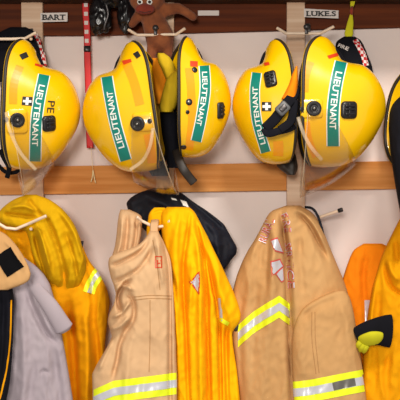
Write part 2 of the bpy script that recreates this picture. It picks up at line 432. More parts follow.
def helmet(cx, cy, d, side, tilt, yaw, label, size=1.0, squash=1.0):
    """side +1: crown points right, -1: left; tilt turns it in the wall's plane, yaw swings the crown to the wall"""
    o = P(cx, cy, d); a = math.radians(tilt); y = math.radians(yaw)
    H = Vector((side*math.cos(y), math.sin(y), 0)); W = Vector((side*math.sin(y), -math.cos(y), 0)); L = Vector((0, 0, -1))
    R = Matrix.Rotation(a, 3, Vector((0, 1, 0))); H, W, L = R@H, R@W, R@L
    def X(h, l, w): return o+(H*h*squash+L*l+W*w)*size
    root = empty('fire_helmet', P(cx, cy-60, d)); tag(root, label, 'helmet', HEL_GRP)
    NT, NA = 34, 88
    def skin(scale, t0=0.0):
        V = []
        for i in range(NT):
            t = t0+(1-t0)*(i/(NT-1))
            for j in range(NA):
                V.append(X(*helmet_pt(2*math.pi*j/NA, t, scale)))
        return V
    def quads(base=0, flip=False):
        F = []
        for i in range(NT-1):
            for j in range(NA):
                q = (base+i*NA+j, base+(i+1)*NA+j, base+(i+1)*NA+(j+1) % NA, base+i*NA+(j+1) % NA)
                F.append(q[::-1] if flip else q)
        return F
    Vo = skin(1.0); Vi = skin(0.955); n0 = len(Vo)
    F = quads()+quads(n0, True)+[(j, (j+1) % NA, n0+(j+1) % NA, n0+j) for j in range(NA)]
    shell = fixn(obj('shell', Vo+Vi, F, M['yellow'], root))
    rim = [Vo[j]*0.5+Vi[j]*0.5 for j in range(NA)]
    V, F = tube(rim, 0.0052*size, closed=True, k=10); fixn(obj('rim_trim', V, F, M['rubber'], root, label='dark rubber edge trim'))
    Vl = skin(0.86, 0.10); Vm = skin(0.83, 0.10); n0 = len(Vl)
    F = quads()+quads(n0, True)+[(j, (j+1) % NA, n0+(j+1) % NA, n0+j) for j in range(NA)]
    fixn(obj('liner', Vl+Vm, F, M['blackcloth'], root, label='black inner liner'))
    root_data = dict(root=root, X=X, H=H, W=W, L=L, tree=BVHTree.FromPolygons([Vector(v) for v in Vo], quads()), shell=shell)
    return root_data
def sticker(hd, line, hw, text, weight=0.02):
    V, F = band(hd['tree'], line, hw, 0.0011, 50, 6); a = fixn(obj('rank_sticker', V, F, M['white'], hd['shell'], label='white bordered teal sticker reading LIEUTENANT'))
    V, F = band(hd['tree'], line, hw*0.85, 0.0017, 50, 6); fixn(obj('teal_field', V, F, M['teal'], hd['shell']))
def letters(hd, line, h, text='LIEUTENANT', mat='white', name='lettering', fill=0.96, weight=0.015):
    V, F = text_on(hd['tree'], text, line, h, 0.0024, weight, fill); fixn(obj(name, V, F, M[mat], hd['shell'], smooth=False))
def knob(hd, px, py, r=7.2, plate=None, hole=None):
    p, r_, u_, n = frame_at(hd['tree'], px, py); rr = r*0.00265
    if plate:
        pp, r2, u2, n2 = frame_at(hd['tree'], plate[0], plate[1], plate[4] if len(plate) > 4 else 0)
        V, F = rbox(pp, r2, u2, n2, plate[2]*0.00265, plate[3]*0.00265, -0.006, 0.0035, 0.35); fixn(obj('hinge_plate', V, F, M['yellow'], hd['root']))
    kb = lathe([(rr*0.2, -0.004), (rr, -0.004), (rr, 0.008), (rr*0.9, 0.0105), (rr*0.55, 0.0105), (rr*0.5, 0.0085), (rr*0.28, 0.0085), (rr*0.22, 0.0115), (0.0002, 0.012)], p, n, 28)
    k = fixn(obj('hinge_knob', *kb, M['black'], hd['root'])); bevel(k, 0.0008)
    V, F = lathe([(0.0003, 0.0), (rr*0.16, 0.0), (rr*0.16, 0.0128), (0.0003, 0.0135)], p, n, 12); fixn(obj('screw', V, F, M['steel'], k))
    if hole:
        p2, _, _, n2 = frame_at(hd['tree'], hole[0], hole[1]); q = hole[2]*0.00265
        V, F = lathe([(0.0003, -0.002), (q, -0.002), (q, 0.0045), (q*0.8, 0.0052), (0.0003, 0.0045)], p2, n2, 16); fixn(obj('stud', V, F, M['black'], hd['root']))
def stud(hd, px, py, r, mat='black', name='stud'):
    p2, _, _, n2 = frame_at(hd['tree'], px, py); q = r*0.00265
    V, F = lathe([(0.0003, -0.002), (q, -0.002), (q, 0.002), (q*0.8, 0.003), (0.0003, 0.0026)], p2, n2, 16); return fixn(obj(name, V, F, M[mat], hd['root']))
def clip(hd, px, py, hx, hy, ang=0):
    """black torch clip: rounded pad with a raised rim and two ribs"""
    p, r, u, n = frame_at(hd['tree'], px, py, ang); k = 0.00265
    A = rbox(p, r, u, n, hx*k, hy*k, -0.006, 0.006, 0.5); a = fixn(obj('torch_clip', *A, M['black'], hd['root']))
    parts = [rbox(p+u*s*hy*k*0.45, r, u, n, hx*k*0.62, hy*k*0.14, 0.004, 0.0105, 0.6) for s in (-1, 0.15, 1)]
    parts.append(rbox(p, r, u, n, hx*k*0.2, hy*k*0.8, 0.004, 0.009, 0.6))
    bevel(fixn(obj('clip_rib', *join(*parts), M['black'], a)), 0.0006)
def patch(hd, poly, mat, name, off=0.0013, label=None):
    """small sticker, outline in pixels, gridded onto the surface"""
    (ax, ay), (bx, by), (cx_, cy_), (dx, dy) = poly; V = []; F = []; n = 6
    for i in range(n+1):
        for j in range(n+1):
            s, t = i/n, j/n
            x = (ax*(1-s)+bx*s)*(1-t)+(dx*(1-s)+cx_*s)*t; y = (ay*(1-s)+by*s)*(1-t)+(dy*(1-s)+cy_*s)*t
            p, nn = hit(hd['tree'], x, y)
            V.append((p+nn*off) if p is not None else P(x, y, 0.25))
    for i in range(n):
        for j in range(n): F.append((i*(n+1)+j, (i+1)*(n+1)+j, (i+1)*(n+1)+j+1, i*(n+1)+j+1))
    return fixn(obj(name, V, F, M[mat], hd['shell'] if 'shell' in hd else hd['root'], label=label))
def visor(hd, A=(60, 58), B=(3, 94), w=50, h0=(24, 4), h1=(8, 6)):
    """clear face shield: hinged at both knobs, its front arc swings out past the brim"""
    V = []; F = []; NA, NK = 36, 10
    for sh in (0, 1):
        for i in range(NA+1):
            ps = math.radians(-88+176*i/NA); c = math.cos(ps)**0.75; s = math.sin(ps)
            for k in range(NK+1):
                q = k/NK; bul = math.sin(q*math.pi)*4*c
                hk = A[0]*(1-q)+B[0]*q; lk = A[1]*(1-q)+B[1]*q
                h = (h0[0]*(1-q)+h1[0]*q)*(1-c)+hk*c; l = (h0[1]*(1-q)+h1[1]*q)*(1-c)+(lk+bul)*c
                f = 1-0.02*sh
                V.append(hd['X'](h*U, l*U*f, s*w*U*f*(1-0.03*c)))
    m = NK+1; tot = (NA+1)*m
    for i in range(NA):
        for k in range(NK):
            q = (i*m+k, (i+1)*m+k, (i+1)*m+k+1, i*m+k+1); F.append(q); F.append(tuple(tot+x for x in q)[::-1])
        F.append((i*m, tot+i*m, tot+(i+1)*m, (i+1)*m)); F.append((i*m+NK, (i+1)*m+NK, tot+(i+1)*m+NK, tot+i*m+NK))
    vz = fixn(obj('visor', V, F, M['visor'], hd['root'], label='clear face visor swung below the brim'))
    vv = [Vector(v) for v in V]
    fr = [vv[i*m+NK] for i in range(NA+1)]; bk2 = [vv[i*m] for i in range(NA+1)]
    fixn(obj('visor_edge', *tube(fr, .0014, n=NA, k=8), M['edge'], vz, label='pale rounded edge'))
    return vz
def visor_glint(hd, pts, wpx):  # pale see-through strip that paints in the glint along the visor side
    V, F = ribbon(pts, wpx, .0012); fixn(obj('visor_glint', V, F, M['edge'], hd['root'], label='pale strip imitating the glint on the visor'))

# helmet at far left
h1 = helmet(0, 107, .20, 1, 2, 15, 'yellow fire helmet at far left, marked PE beside its teal LIEUTENANT sticker', 1.0, 0.93)
sticker(h1, [(44, 75), (39, 100), (36, 125), (35, 161)], 6.2, 'LIEUTENANT')
letters(h1, [(42, 84), (37.6, 105), (35.2, 128), (34.6, 147)], 6.0)
letters(h1, [(51, 101), (50, 113)], 7, 'PE', 'ink', 'lettering', 1.0, 0.0)
knob(h1, 17, 120, 7.3, (17, 121, 10.5, 12.5), (5.5, 119.5, 2.6)); clip(h1, 49, 123.5, 7.6, 8)
patch(h1, [(22.5, 96.5), (32.5, 97), (32, 106), (21.5, 105)], 'ink', 'badge_sticker', label='black square sticker with white cross')
patch(h1, [(25.9, 97.5), (28.6, 97.6), (28.1, 105), (25.2, 104.8)], 'white', 'badge_mark', 0.0022); patch(h1, [(22.9, 100), (31.4, 100.4), (31.2, 102.8), (22.7, 102.3)], 'white', 'badge_mark', 0.0023)
patch(h1, [(35, 63.5), (43, 65.5), (42, 67.5), (34.5, 65.5)], 'red', 'red_sticker')
patch(h1, [(19, 55), (26, 52), (28.5, 57), (22, 60)], 'ink', 'rim_sticker'); visor(h1, A=(60, 56), B=(28, 88))
# middle pair
h2 = helmet(162, 107, .20, -1, -8, 4, 'yellow fire helmet left of the brown plush toy legs, crown to the left', 1.0, 0.93)
sticker(h2, [(107, 77), (110, 95), (116, 125), (126, 160)], 6.2, 'LIEUTENANT')
letters(h2, [(122.5, 149), (116, 127), (112, 106), (110, 91)], 6.0)
knob(h2, 138, 123.5, 7.3, (143, 122, 10.5, 9.5, 5), (150, 121, 2.4))
patch(h2, [(122, 61), (131, 59), (132, 62), (124, 65)], 'red', 'red_sticker')
patch(h2, [(133, 54), (138, 51), (141, 56), (137, 59)], 'ink', 'rim_sticker')
visor(h2, A=(40, 72), B=(-4, 89))
h3 = helmet(171, 100.5, .20, 1, 0, 9, 'yellow fire helmet right of the brown plush toy, crown to the right, small studs', 0.925, 0.76)
sticker(h3, [(204, 66), (205, 90), (201, 118), (196, 141)], 5.6, 'LIEUTENANT')
letters(h3, [(204, 71), (204.3, 90), (201, 112), (198, 126)], 5.2)
stud(h3, 189, 102, 3.4); stud(h3, 189, 102, 1.6, 'steel', 'rivet'); stud(h3, 187.5, 112, 2); stud(h3, 183.5, 147, 3); stud(h3, 194.5, 70, 3)
patch(h3, [(190, 61), (197.5, 61.5), (197.5, 67), (190, 66.5)], 'red', 'red_sticker'); clip(h3, 220.5, 110.5, 5.2, 8.3)
# right pair
h4 = helmet(295.5, 104, .19, -1, -4, 5, 'yellow fire helmet with black chin strap and buckle lying across it', 0.96, 0.77)
sticker(h4, [(257, 73), (255, 92), (257, 120), (266, 152)], 5.2, 'LIEUTENANT')
letters(h4, [(264, 145), (258.5, 124), (256, 104), (255.6, 86)], 5.2)
clip(h4, 270.5, 79, 6.2, 8.6, 8)
patch(h4, [(264, 63), (269, 62), (270, 65), (265, 66)], 'red', 'red_sticker')
patch(h4, [(262, 102), (271.5, 102), (271.5, 111), (262, 111)], 'ink', 'badge_sticker', label='black square sticker with white cross')
patch(h4, [(265.5, 102.8), (268.2, 102.8), (268.2, 110.2), (265.5, 110.2)], 'white', 'badge_mark', 0.0022); patch(h4, [(262.8, 105.2), (270.8, 105.2), (270.8, 107.9), (262.8, 107.9)], 'white', 'badge_mark', 0.0023)
h5 = helmet(298, 105.5, .20, 1, 1, -5, 'yellow fire helmet at right of centre, largest crown, clear visor swung below it', 1.0)
sticker(h5, [(341, 62), (336, 85), (333, 112), (333, 146)], 6.6, 'LIEUTENANT')
letters(h5, [(339, 71), (335, 92), (333, 113), (332.5, 130)], 6.6)
knob(h5, 313.5, 108.5, 7.5, (312, 108.5, 11, 9.5), (301.5, 109, 2.3)); clip(h5, 349, 110, 8.6, 8.6)
patch(h5, [(327, 56), (337, 53), (338, 56), (329, 59)], 'red', 'red_sticker')
visor(h5, A=(58, 60), B=(4, 92))
h6 = helmet(404, 118, .19, 1, 6, 14, 'yellow fire helmet cut by the right edge, black cloth hanging from it', 0.9)


# ------------------------------------------------------------ cloth, straps and pads that belong to the helmets
def part_cloth(name, mat, hd, label=None, **kw):
    V, F = drape(**kw); return obj(name, V, F, M[mat], hd['root'], label=label)
part_cloth('neck_curtain', 'blackcloth', h6, 'black neck curtain', rows=[(94,403,430),(99,397,435),(104,392.5,438),(112,389.5,440),(128,388.5,440),(150,390,438),(175,393.5,430),(196,397,425),(212,400,420)], dB=.2, dF=.33, folds=.006, seed=60)
part_cloth('neck_curtain', 'neckyellow', h3, 'folded yellow neck curtain', rows=[(70,176,180),(74,170,182),(80,166,182),(90,163,181),(100,160.5,179),(108,159,176),(112,160,173)], dB=.13, dF=.21, folds=.004, seed=61, nx=30, step=1)
part_cloth('neck_curtain', 'neckyellow', h3, 'folded yellow neck curtain', rows=[(53,158,163),(56,157,169),(62,158,173),(70,162,176),(78,165,178),(82,168,176)], dB=.12, dF=.18, folds=.004, seed=62, nx=30, step=1)
part_cloth('padding', 'orangepad', h2, 'orange padding', rows=[(58,152,156),(62,152,163),(72,153,168),(84,154,169),(95,155,167),(104,157,163)], dB=.08, dF=.125, folds=.004, seed=63, nx=30, step=1)
part_cloth('ear_flap', 'blackcloth', h3, 'black ear flap', rows=[(104,162,170),(108,160,176),(118,160,178),(135,162,179),(150,165,181),(160,166,184),(168,168,182)], dB=.10, dF=.19, folds=.008, seed=64, nx=30, step=1)
V, F = ribbon([(176, 150, .2), (179, 160, .23), (184, 170, .24), (190, 178, .23), (194, 183, .225)], 8.5, .004); fixn(obj('chin_strap', V, F, M['rubber'], h3['root'], label='wide black chin strap end'))
part_cloth('neck_curtain', 'blackcloth', h2, 'dark neck curtain', rows=[(160,151,158),(164,148,166),(170,148,170),(176,152,168)], dB=.12, dF=.17, folds=.004, seed=65, nx=30, step=1)
part_cloth('neck_curtain', 'deeporange', h4, 'orange lining flap', rows=[(66,296,297.5),(74,292,298),(84,289,298),(94,284,297),(99,281,296)], dB=.28, dF=.335, folds=.003, seed=66, nx=30, step=1)
part_cloth('neck_curtain', 'rubber', h4, 'dark grey neck curtain', rows=[(148,284,292),(153,279,295),(160,275,297),(167,277,298),(172,283,297),(175,288,295)], dB=.08, dF=.15, folds=.006, seed=67, nx=30, step=1)
def strap(hd, pts, wpx, mat='blackcloth', name='chin_strap', lab=None, th=.002):
    V, F = ribbon(pts, wpx, th); return fixn(obj(name, V, F, M[mat], hd['root'], label=lab))
cs = strap(h4, [(296, 86, .31), (293, 96, .33), (284, 107, .352), (275, 119, .347), (265, 129, .335)], 10, lab='black webbing chin strap')
strap(h4, [(264, 128, .334), (268, 133.5, .338), (279, 131, .345), (290, 128, .33), (294, 125, .31)], 7)
strap(h4, [(294, 100, .335), (293, 112, .34), (290, 122, .34), (280, 130, .346)], 8)
V, F = rbox(P(282.5, 108.5, .353), Vector((.72,0,.69)), Vector((-.69,0,.72)), Vector((0,-1,0)), .017, .0145, 0, .007, .4)
bk = fixn(obj('buckle', V, F, M['bucklegrey'], h4['root'], label='grey plastic side release buckle'))
V, F = rbox(P(283, 108, .36), Vector((.72,0,.69)), Vector((-.69,0,.72)), Vector((0,-1,0)), .010, .007, 0, .003, .4); fixn(obj('buckle_tongue', V, F, M['darkmetal'], bk))
strap(h1, [(0, 150, .16), (4, 158, .17), (9, 168, .16), (7, 178, .15)], 5, lab='black chin strap')
strap(h1, [(-2, 165, .14), (6, 172, .13), (16, 172, .13), (22, 166, .14)], 4)

# ------------------------------------------------------------ coats
def coat(name, label, cat, root_px, mat, **kw):
    root = empty(name, P(*root_px)); tag(root, label, cat)
    V, F = drape(**kw); b = obj('body', V, F, M[mat], root)
    return root, b
def child_drape(name, mat, root, label=None, **kw):
    V, F = drape(**kw); return obj(name, V, F, M[mat], root, label=label)
# black jacket behind, middle
r6, b6 = coat('black_jacket', 'black jacket hanging behind the orange coat, shiny, small white label on its collar', 'jacket', (160, 190, .06), 'navycloth',
    rows=[(188,156,166),(190,146,176),(193,138,182),(197,131,187),(203,126,195),(210,128,206),(216,132,214),(224,138,224),(235,150,230),(247,165,237),(254,175,236.5),(260,185,231),(268,200,226),(273,212,221)],
    dB=.042, dF=.095, folds=.012, fx=.07, fy=.05, seed=5, creases=[([(140,193),(165,205),(190,220),(215,245)],4,.012),([(180,194),(205,214),(225,232)],3,-.012),([(200,215),(215,235),(218,265)],4,.012)], nx=70, step=1.2)
t6 = bvh(b6)
for q in ([(180, 200), (186, 202), (189, 208), (183, 206)], [(171, 198), (176, 199), (177, 201), (172, 200)]):
    patch(dict(tree=t6, root=r6, shell=b6), q, 'white', 'care_label', 0.002, 'small white label')
# yellow jacket at left
r3, b3 = coat('yellow_jacket', 'yellow jacket at far left with lime and silver band on its sleeve', 'jacket', (30, 196, .08), 'gold',
    rows=[(196,25,36),(199,17,45),(204,8,55),(210,0,62),(218,-6,69),(228,-10,76),(240,-12,81),(252,-12,85),(262,-8,90),(272,0,98),(282,4,104),(292,6,108),(302,8,110),(318,10,108),(335,12,106),(360,12,104),(400,12,102),(450,12,102)],
    dB=.05, dF=.155, folds=.016, fx=.08, fy=.012, seed=11,
    creases=[([(45,215),(62,240),(72,262),(80,290)],3,-.02),([(70,232),(80,252),(90,275),(93,300)],3,-.014),([(30,232),(38,250),(42,275),(48,300)],3.5,-.022),([(68,300),(72,340),(76,400),(76,450)],4,-.035),
             ([(84,310),(87,350),(88,440)],4,.012),([(97,320),(98,360),(98,440)],3,-.01),([(20,210),(35,214),(48,228)],3,.01),([(60,222),(74,236),(82,246)],3,.01)], nx=90)
t3 = bvh(b3); three_bands(r3, t3, [(101, 270), (96, 277), (91.5, 285), (89, 293)], 6)
child_drape('hood', 'olive', r3, 'olive yellow hood folded over the shoulders', rows=[(194.5,27,35),(198,16,47),(203,8,55),(209,1,62.5),(217,-4,69.5),(224,2,74),(231,26,77.5),(240,29,80.5),(250,31,83),(260,34,86.5),(270,38,86),(280,44,83),(288,54,79),(292,62,73)],
    dB=.12, dF=.192, folds=.014, fx=.09, fy=.02, seed=12, round_=.5, lean=[(262,0),(280,-.014),(292,-.045)], creases=[([(3,214),(20,216),(38,218)],2.2,-.014),([(44,216),(54,236),(62,262),(66,290)],3,-.018),([(58,208),(74,232),(84,262)],3,.012),([(8,208),(24,206),(38,212)],2.2,.014),([(36,222),(44,246),(52,276)],2.2,.016),([(34,232),(40,256),(48,282)],2,-.014),([(66,234),(74,258),(78,282)],2,-.010),([(28,198),(34,208),(44,218)],2.2,-.01)], nx=90, step=1.0)
for ln_ in ([(33,262),(38,280),(46,303)],):
    V, F = ribbon([(x, y, .16) for x, y in ln_], 5, .004); fixn(obj('lining_edge', V, F, M['deeporange'], r3, label='orange lining edge'))
V, F = ribbon([(82.5, 241, .15), (81, 249, .155), (80.5, 257, .152)], 2.6); fixn(obj('hanging_tab', V, F, M['navycloth'], r3, label='dark hanging tab'))
# grey coat
r2, b2 = coat('grey_coat', 'light grey coat at left between the black coat and the yellow jacket', 'coat', (25, 262, .16), 'grey',
    rows=[(258,14,24),(264,10,34),(274,6,44),(284,4,50),(295,2,53),(306,2,57),(320,2,60),(335,1,62),(352,0,65),(375,0,69),(400,0,73),(450,0,78)],
    dB=.20, dF=.255, folds=.007, fx=.07, fy=.02, seed=21, creases=[([(26,288),(34,310),(44,330),(58,345)],3,-.012),([(40,374),(44,371),(50,374)],2,-.006),([(20,300),(24,350),(22,440)],5,.01),([(54,350),(60,400),(62,440)],4,-.01)])
V, F = tube([P(26,276,.24), P(38,291,.255), P(50,306,.26), (P(62,325,.255)), P(66,331,.25)], [(0,.014),(.5,.022),(.85,.026),(1,.014)], n=40, k=20, flat=(1,.5))
sl = fixn(obj('pocket_flap', V, F, M['grey'], r2, label='folded grey flap'))
# black coat with tan collar at the left edge
r1, b1 = coat('black_coat', 'black coat with tan collar flap, cut by the left edge', 'coat', (0, 232, .22), 'blackcloth',
    rows=[(262,-40,4),(275,-44,9),(288,-46,12.5),(300,-46,14),(330,-46,13.5),(360,-46,12),(385,-46,9.5),(400,-46,6.5),(450,-46,2)],
    dB=.265, dF=.325, folds=.006, seed=31, creases=[([(4,300),(2,350),(-4,400)],3,-.01)])
V, F = band(bvh(b1), [(11,300),(10,335),(7,365),(3,386),(-2,405)], .7, .0015, 40, 2); fixn(obj('piping', V, F, M['gold'], r1, label='yellow piping'))
c1 = child_drape('collar', 'tan', r1, 'tan collar flap', rows=[(229,-30,-6),(232,-40,3),(238,-44,10),(246,-46,17),(256,-46,23.5),(266,-46,28.5),(274,-46,31),(281,-46,29),(286,-44,20),(290,-36,6)],
    dB=.315, dF=.355, folds=.004, seed=32, round_=.4, step=1.2, creases=[([(4,240),(16,254),(25,272)],2,.003)])
V, F = band(bvh(c1), [(2.5,252),(15.5,272)], 9.5, .0022, 24, 10); o = fixn(obj('velcro_patch', V, F, M['velcro'], c1, label='black rectangular velcro patch'))
# orange coat, middle
r5, b5 = coat('orange_coat', 'bright orange coat in the middle between the two tan coats', 'coat', (178, 208, .11), 'orange',
    rows=[(207,168,188),(209.5,163,193),(214,161,196),(222,161,200),(235,162,207),(250,163,214),(262,164,220),(275,165,226),(290,167,233),(303,169,238),(314,170,241),(321,171,240.5),(327,172,236),(332,172,232),(345,173,233),(370,174,237),(400,175,240),(450,176,243)],
    dB=.12, dF=.20, folds=.016, fx=.075, fy=.010, seed=41,
    creases=[([(190,214),(186,245),(183,275),(186,330),(190,440)],2.0,-.022),([(196,222),(204,262),(207,310),(209,380),(210,440)],2.0,-.034),([(205,250),(214,290),(219,330),(222,440)],2.0,-.03),
             ([(178,216),(174,250),(176,300),(179,400)],4,.012),([(197,236),(199,270),(200,330),(201,440)],3,.014),([(212,258),(221,292),(230,318)],4,.012),([(228,322),(226,350),(229,440)],2.5,-.022),([(166,262),(174,282),(177,310)],2,-.012),
             ([(192,260),(192,280),(189,310)],3,.01)], nx=110)
t5 = bvh(b5); hd5 = dict(tree=t5, root=r5, shell=b5)
patch(hd5, [(189,282),(199.5,271),(199.8,283),(199.5,295)], 'red', 'emblem_border', .0015); patch(hd5, [(191,282),(198.8,273.5),(199.1,283),(198.8,292)], 'silver', 'emblem', .0024, 'silver diamond badge')
V, F = band(t5, [(219.5,298),(220.5,310),(221.5,321)], 1.2, .0015, 16, 3); fixn(obj('side_tape', V, F, M['silver'], r5, label='narrow silver tape')) 
V, F = band(t5, [(220,319),(225,322),(229,324)], 2.0, .0015, 16, 3); fixn(obj('tape_end', V, F, M['lime'], r5, label='lime tape end')) 
child_drape('collar', 'orange', r5, 'orange collar loop', rows=[(207.5,155,164),(210,151,168),(215,148.5,169),(220,148,168),(224,147,168),(230,146.5,160),(238,146.5,152),(243,147,150)], dB=.125, dF=.165, folds=.004, seed=42, nx=40, step=1,
    creases=[([(152,214),(160,211),(167,213)],1.5,-.006)])
V, F = ribbon([(232, 322, .15), (236, 327, .155), (241, 331, .15)], 8, .004); fixn(obj('cuff_tab', V, F, M['darkmetal'], r5, label='dark cuff tab'))
# tan coat, middle left
r4, b4 = coat('tan_coat', 'pinkish tan coat left of the bright orange coat, with bunched sleeve and collar hung up', 'coat', (154, 224, .15), 'tan2',
    rows=[(231,150,158),(235,147.5,160),(240,144,163),(246,137,165.5),(251,122,167.5),(256,110,169.5),(262,108,171),(270,109,172),(278,111,172.5),(286,114,173),(294,116,173.5),(304,114,174),(314,109,174.5),(322,107.5,175),(330,110,175),(337,112,175.5),(345,108,176),(354,103,176),(364,97,176.5),(374,92,177),(386,92.5,177),(400,92.5,177),(450,94,178)],
    dB=.19, dF=.275, folds=.006, fx=.06, fy=.03, seed=51, top=.2,
    creases=[([(150,238),(140,252),(122,262),(110,266)],2.4,-.014),([(152,250),(140,268),(124,278),(113,282)],2.2,-.012),([(132,278),(122,288),(118,300),(122,314)],2.4,-.03),([(114,292),(122,286),(134,290)],2,.014),
             ([(128,292),(134,306),(132,322),(122,334)],2.4,-.016),([(112,318),(122,312),(131,300)],2,.014),([(110,330),(120,326),(130,316)],2,.012),([(126,330),(120,345),(117,362),(112,380)],2.5,-.014),([(153,236),(150,250),(147,268)],2.5,-.007),([(157,240),(160,262),(163,285)],2.5,.008),
             ([(160,232),(168,262),(170,300),(170,360),(171,440)],2.2,-.014),([(112,340),(104,356),(98,372)],3,.01),([(134,330),(128,360),(124,440)],4,.008)], nx=100, step=1.3)
t4 = bvh(b4); three_bands(r4, t4, [(91, 402), (100, 397.5), (114, 391.5), (140, 388), (160, 385.5), (179, 383)], 10.8, True)
V, F = ribbon([(155, 220, .175), (154.5, 223, .203), (154, 228, .21), (154, 234, .215), (154, 240, .225)], 8, .002); fixn(obj('hanging_loop', V, F, M['tan2'], r4))
for ln in ([(134,297),(150,295.5),(172,296)], [(135,300),(150,298.5),(172,299)], [(150,300),(150,340),(149,372)], [(153,240),(157,262),(160,290)]):
    V, F = band(t4, ln, .35, .0007, 40, 1); fixn(obj('seam', V, F, M['tanstitch'], r4, label='stitched seam'))
hd4 = dict(tree=t4, root=r4, shell=b4)
for q in ([(155,256),(161.5,256),(161.5,257),(155,257)], [(155,267),(161.5,267),(161.5,268),(155,268)], [(155,256),(156,256),(156,268),(155,268)], [(160.8,256),(161.8,256),(161.8,268),(160.8,268)]):
    patch(hd4, q, 'redlet' if 'redlet' in M else 'red', 'badge_border', .0014)
V, F = text_on(t4, 'F', [(156,263.5),(161,263.5)], 7, .0014, .03, .7); fixn(obj('badge_lettering', V, F, M['red'], b4, smooth=False))
child_drape('collar', 'tan2', r4, 'tan collar hanging beside the hook', rows=[(209.5,121,128),(212,119.5,136),(216,118.5,142),(224,117.5,142),(235,116.5,141),(246,115,139),(256,112,134),(264,112,128)], dB=.13, dF=.185, folds=.004, fx=.14, seed=52, nx=50, step=1.2,
    creases=[([(128,214),(127,235),(124,258)],2,-.012),([(137,216),(136,235),(133,252)],2,-.010),([(122,216),(121,240),(117,256)],2,.008)])
# large tan coat, right of middle
r7, b7 = coat('tan_coat', 'large tan coat with red outlined lettering and an angled lime and silver band', 'coat', (295, 206, .1), 'tan',
    rows=[(205.5,290,298),(207,281,303),(209.5,273,308),(213,269,313),(220,265,318),(230,260,323),(240,254.5,327),(250,248,331),(262,242,336),(276,236.5,342),(290,233,347),(305,231.5,351),(322,230.5,354),(342,232,358),(362,235,362),(400,239,366),(450,242,368)],
    dB=.06, dF=.19, folds=.010, fx=.05, fy=.012, seed=71,
    creases=[([(281,212),(284,235),(287,262),(289,300),(291,350),(293,440)],3,-.034),([(272,214),(273,240),(272,270),(271,300),(270,350)],6,.016),([(262,240),(258,270),(254,310),(252,380)],5,-.008),([(296,210),(310,226),(320,246),(328,262)],3,-.014),([(290,209),(303,213),(316,228),(326,248)],3,.014),
             ([(262,222),(258,235),(250,262)],3,.006),([(268,225),(268,255),(266,290)],2.5,-.006),([(300,230),(301,270),(303,300)],4,-.006),([(243,285),(240,330),(242,400)],4,-.008)], nx=120, top=.45)
t7 = bvh(b7); three_bands(r7, t7, [(238, 336.5), (252, 323.5), (279, 306.5), (290, 315)], 11, True)
sv = child_drape('sleeve', 'tan', r7, 'tan sleeve with cuff band', rows=[(291,336,345),(294,326,348),(298,318,350),(303,309,351.5),(309,302,353),(317,297,354.5),(330,293,356.5),(345,291.5,358.5),(365,292,362),(400,294,366.5),(450,297,371)],
    dB=.13, dF=.225, folds=.006, fx=.05, fy=.02, seed=72, nx=90, step=1.3, top=.75, round_=.32, creases=[([(300,320),(318,306),(338,299)],4,-.006),([(340,304),(348,330),(353,370)],5,.006),([(300,330),(302,360),(304,380)],6,.006)])
ts = bvh(sv)
for ln in ([(312,312),(312,340),(316,374)], [(315,312),(315.5,340),(319,373)]):
    V, F = band(ts, ln, .35, .0007, 40, 1); fixn(obj('seam', V, F, M['tanstitch'], sv, label='stitched seam'))
V, F = band(ts, [(290, 393), (305, 391.5), (320, 389), (345, 384), (369, 379.5)], 11, .0012, 60, 9); fixn(obj('reflective_band', V, F, M['lime'], sv, label='lime cuff band'))
V, F = band(ts, [(290, 393), (305, 391.5), (320, 389), (345, 384), (369, 379.5)], 4.1, .0022, 60, 5); fixn(obj('silver_tape', V, F, M['silver'], sv, label='silver stripe'))
V, F = band(ts, [(333, 386.3), (345, 383.6), (355, 381.6)], 4.1, .0026, 20, 3); fixn(obj('worn_tape', V, F, M['steel'], sv, label='worn grey patch of the stripe'))
M['pinkred'] = newmat('red_lettering', (206,84,74), 0.6)
def coat_text(s, line, h, wt=.0, fill=1.0):
    V, F = text_on(t7, s, line, h, .0026, -.02, fill)
    V2, F2 = text_on(t7, s, line, h, .0018, .035, fill*1.01)
    fixn(obj('lettering_border', V2, F2, M['pinkred'], b7, smooth=False)); fixn(obj('lettering', V, F, M['silver'], b7, smooth=False))
coat_text('RURAL', [(262.5, 242), (267, 230), (271.5, 219)], 8.5, -.01)
coat_text('FIRE', [(284, 214), (287, 222), (288, 232)], 6, -.01)
coat_text('SERVICE', [(288, 243), (290, 260), (291.5, 288)], 6.5, -.01)
hd7 = dict(tree=t7, root=r7, shell=b7)
for poly in ([(272,241),(277,239),(282,252),(275,250)], [(272,262),(279,260),(282,266),(273,274)], [(276,274),(282,268),(283,280),(281,281)]):
    c = np.mean(poly, axis=0); big = [tuple(c+(np.array(p)-c)*1.28) for p in poly]
    patch(hd7, big, 'pinkred', 'emblem_border', .0016); patch(hd7, poly, 'silver', 'emblem', .0026, 'silver piece of the emblem')
V, F = ribbon([(305, 207, .13), (313, 209, .15), (319, 219, .15), (324, 238, .14), (328, 256, .13), (334, 272, .12), (342, 290, .11)], 2.6, .002)
fixn(obj('suspender_strap', V, F, M['navycloth'], r7, label='black strap along its right edge'))
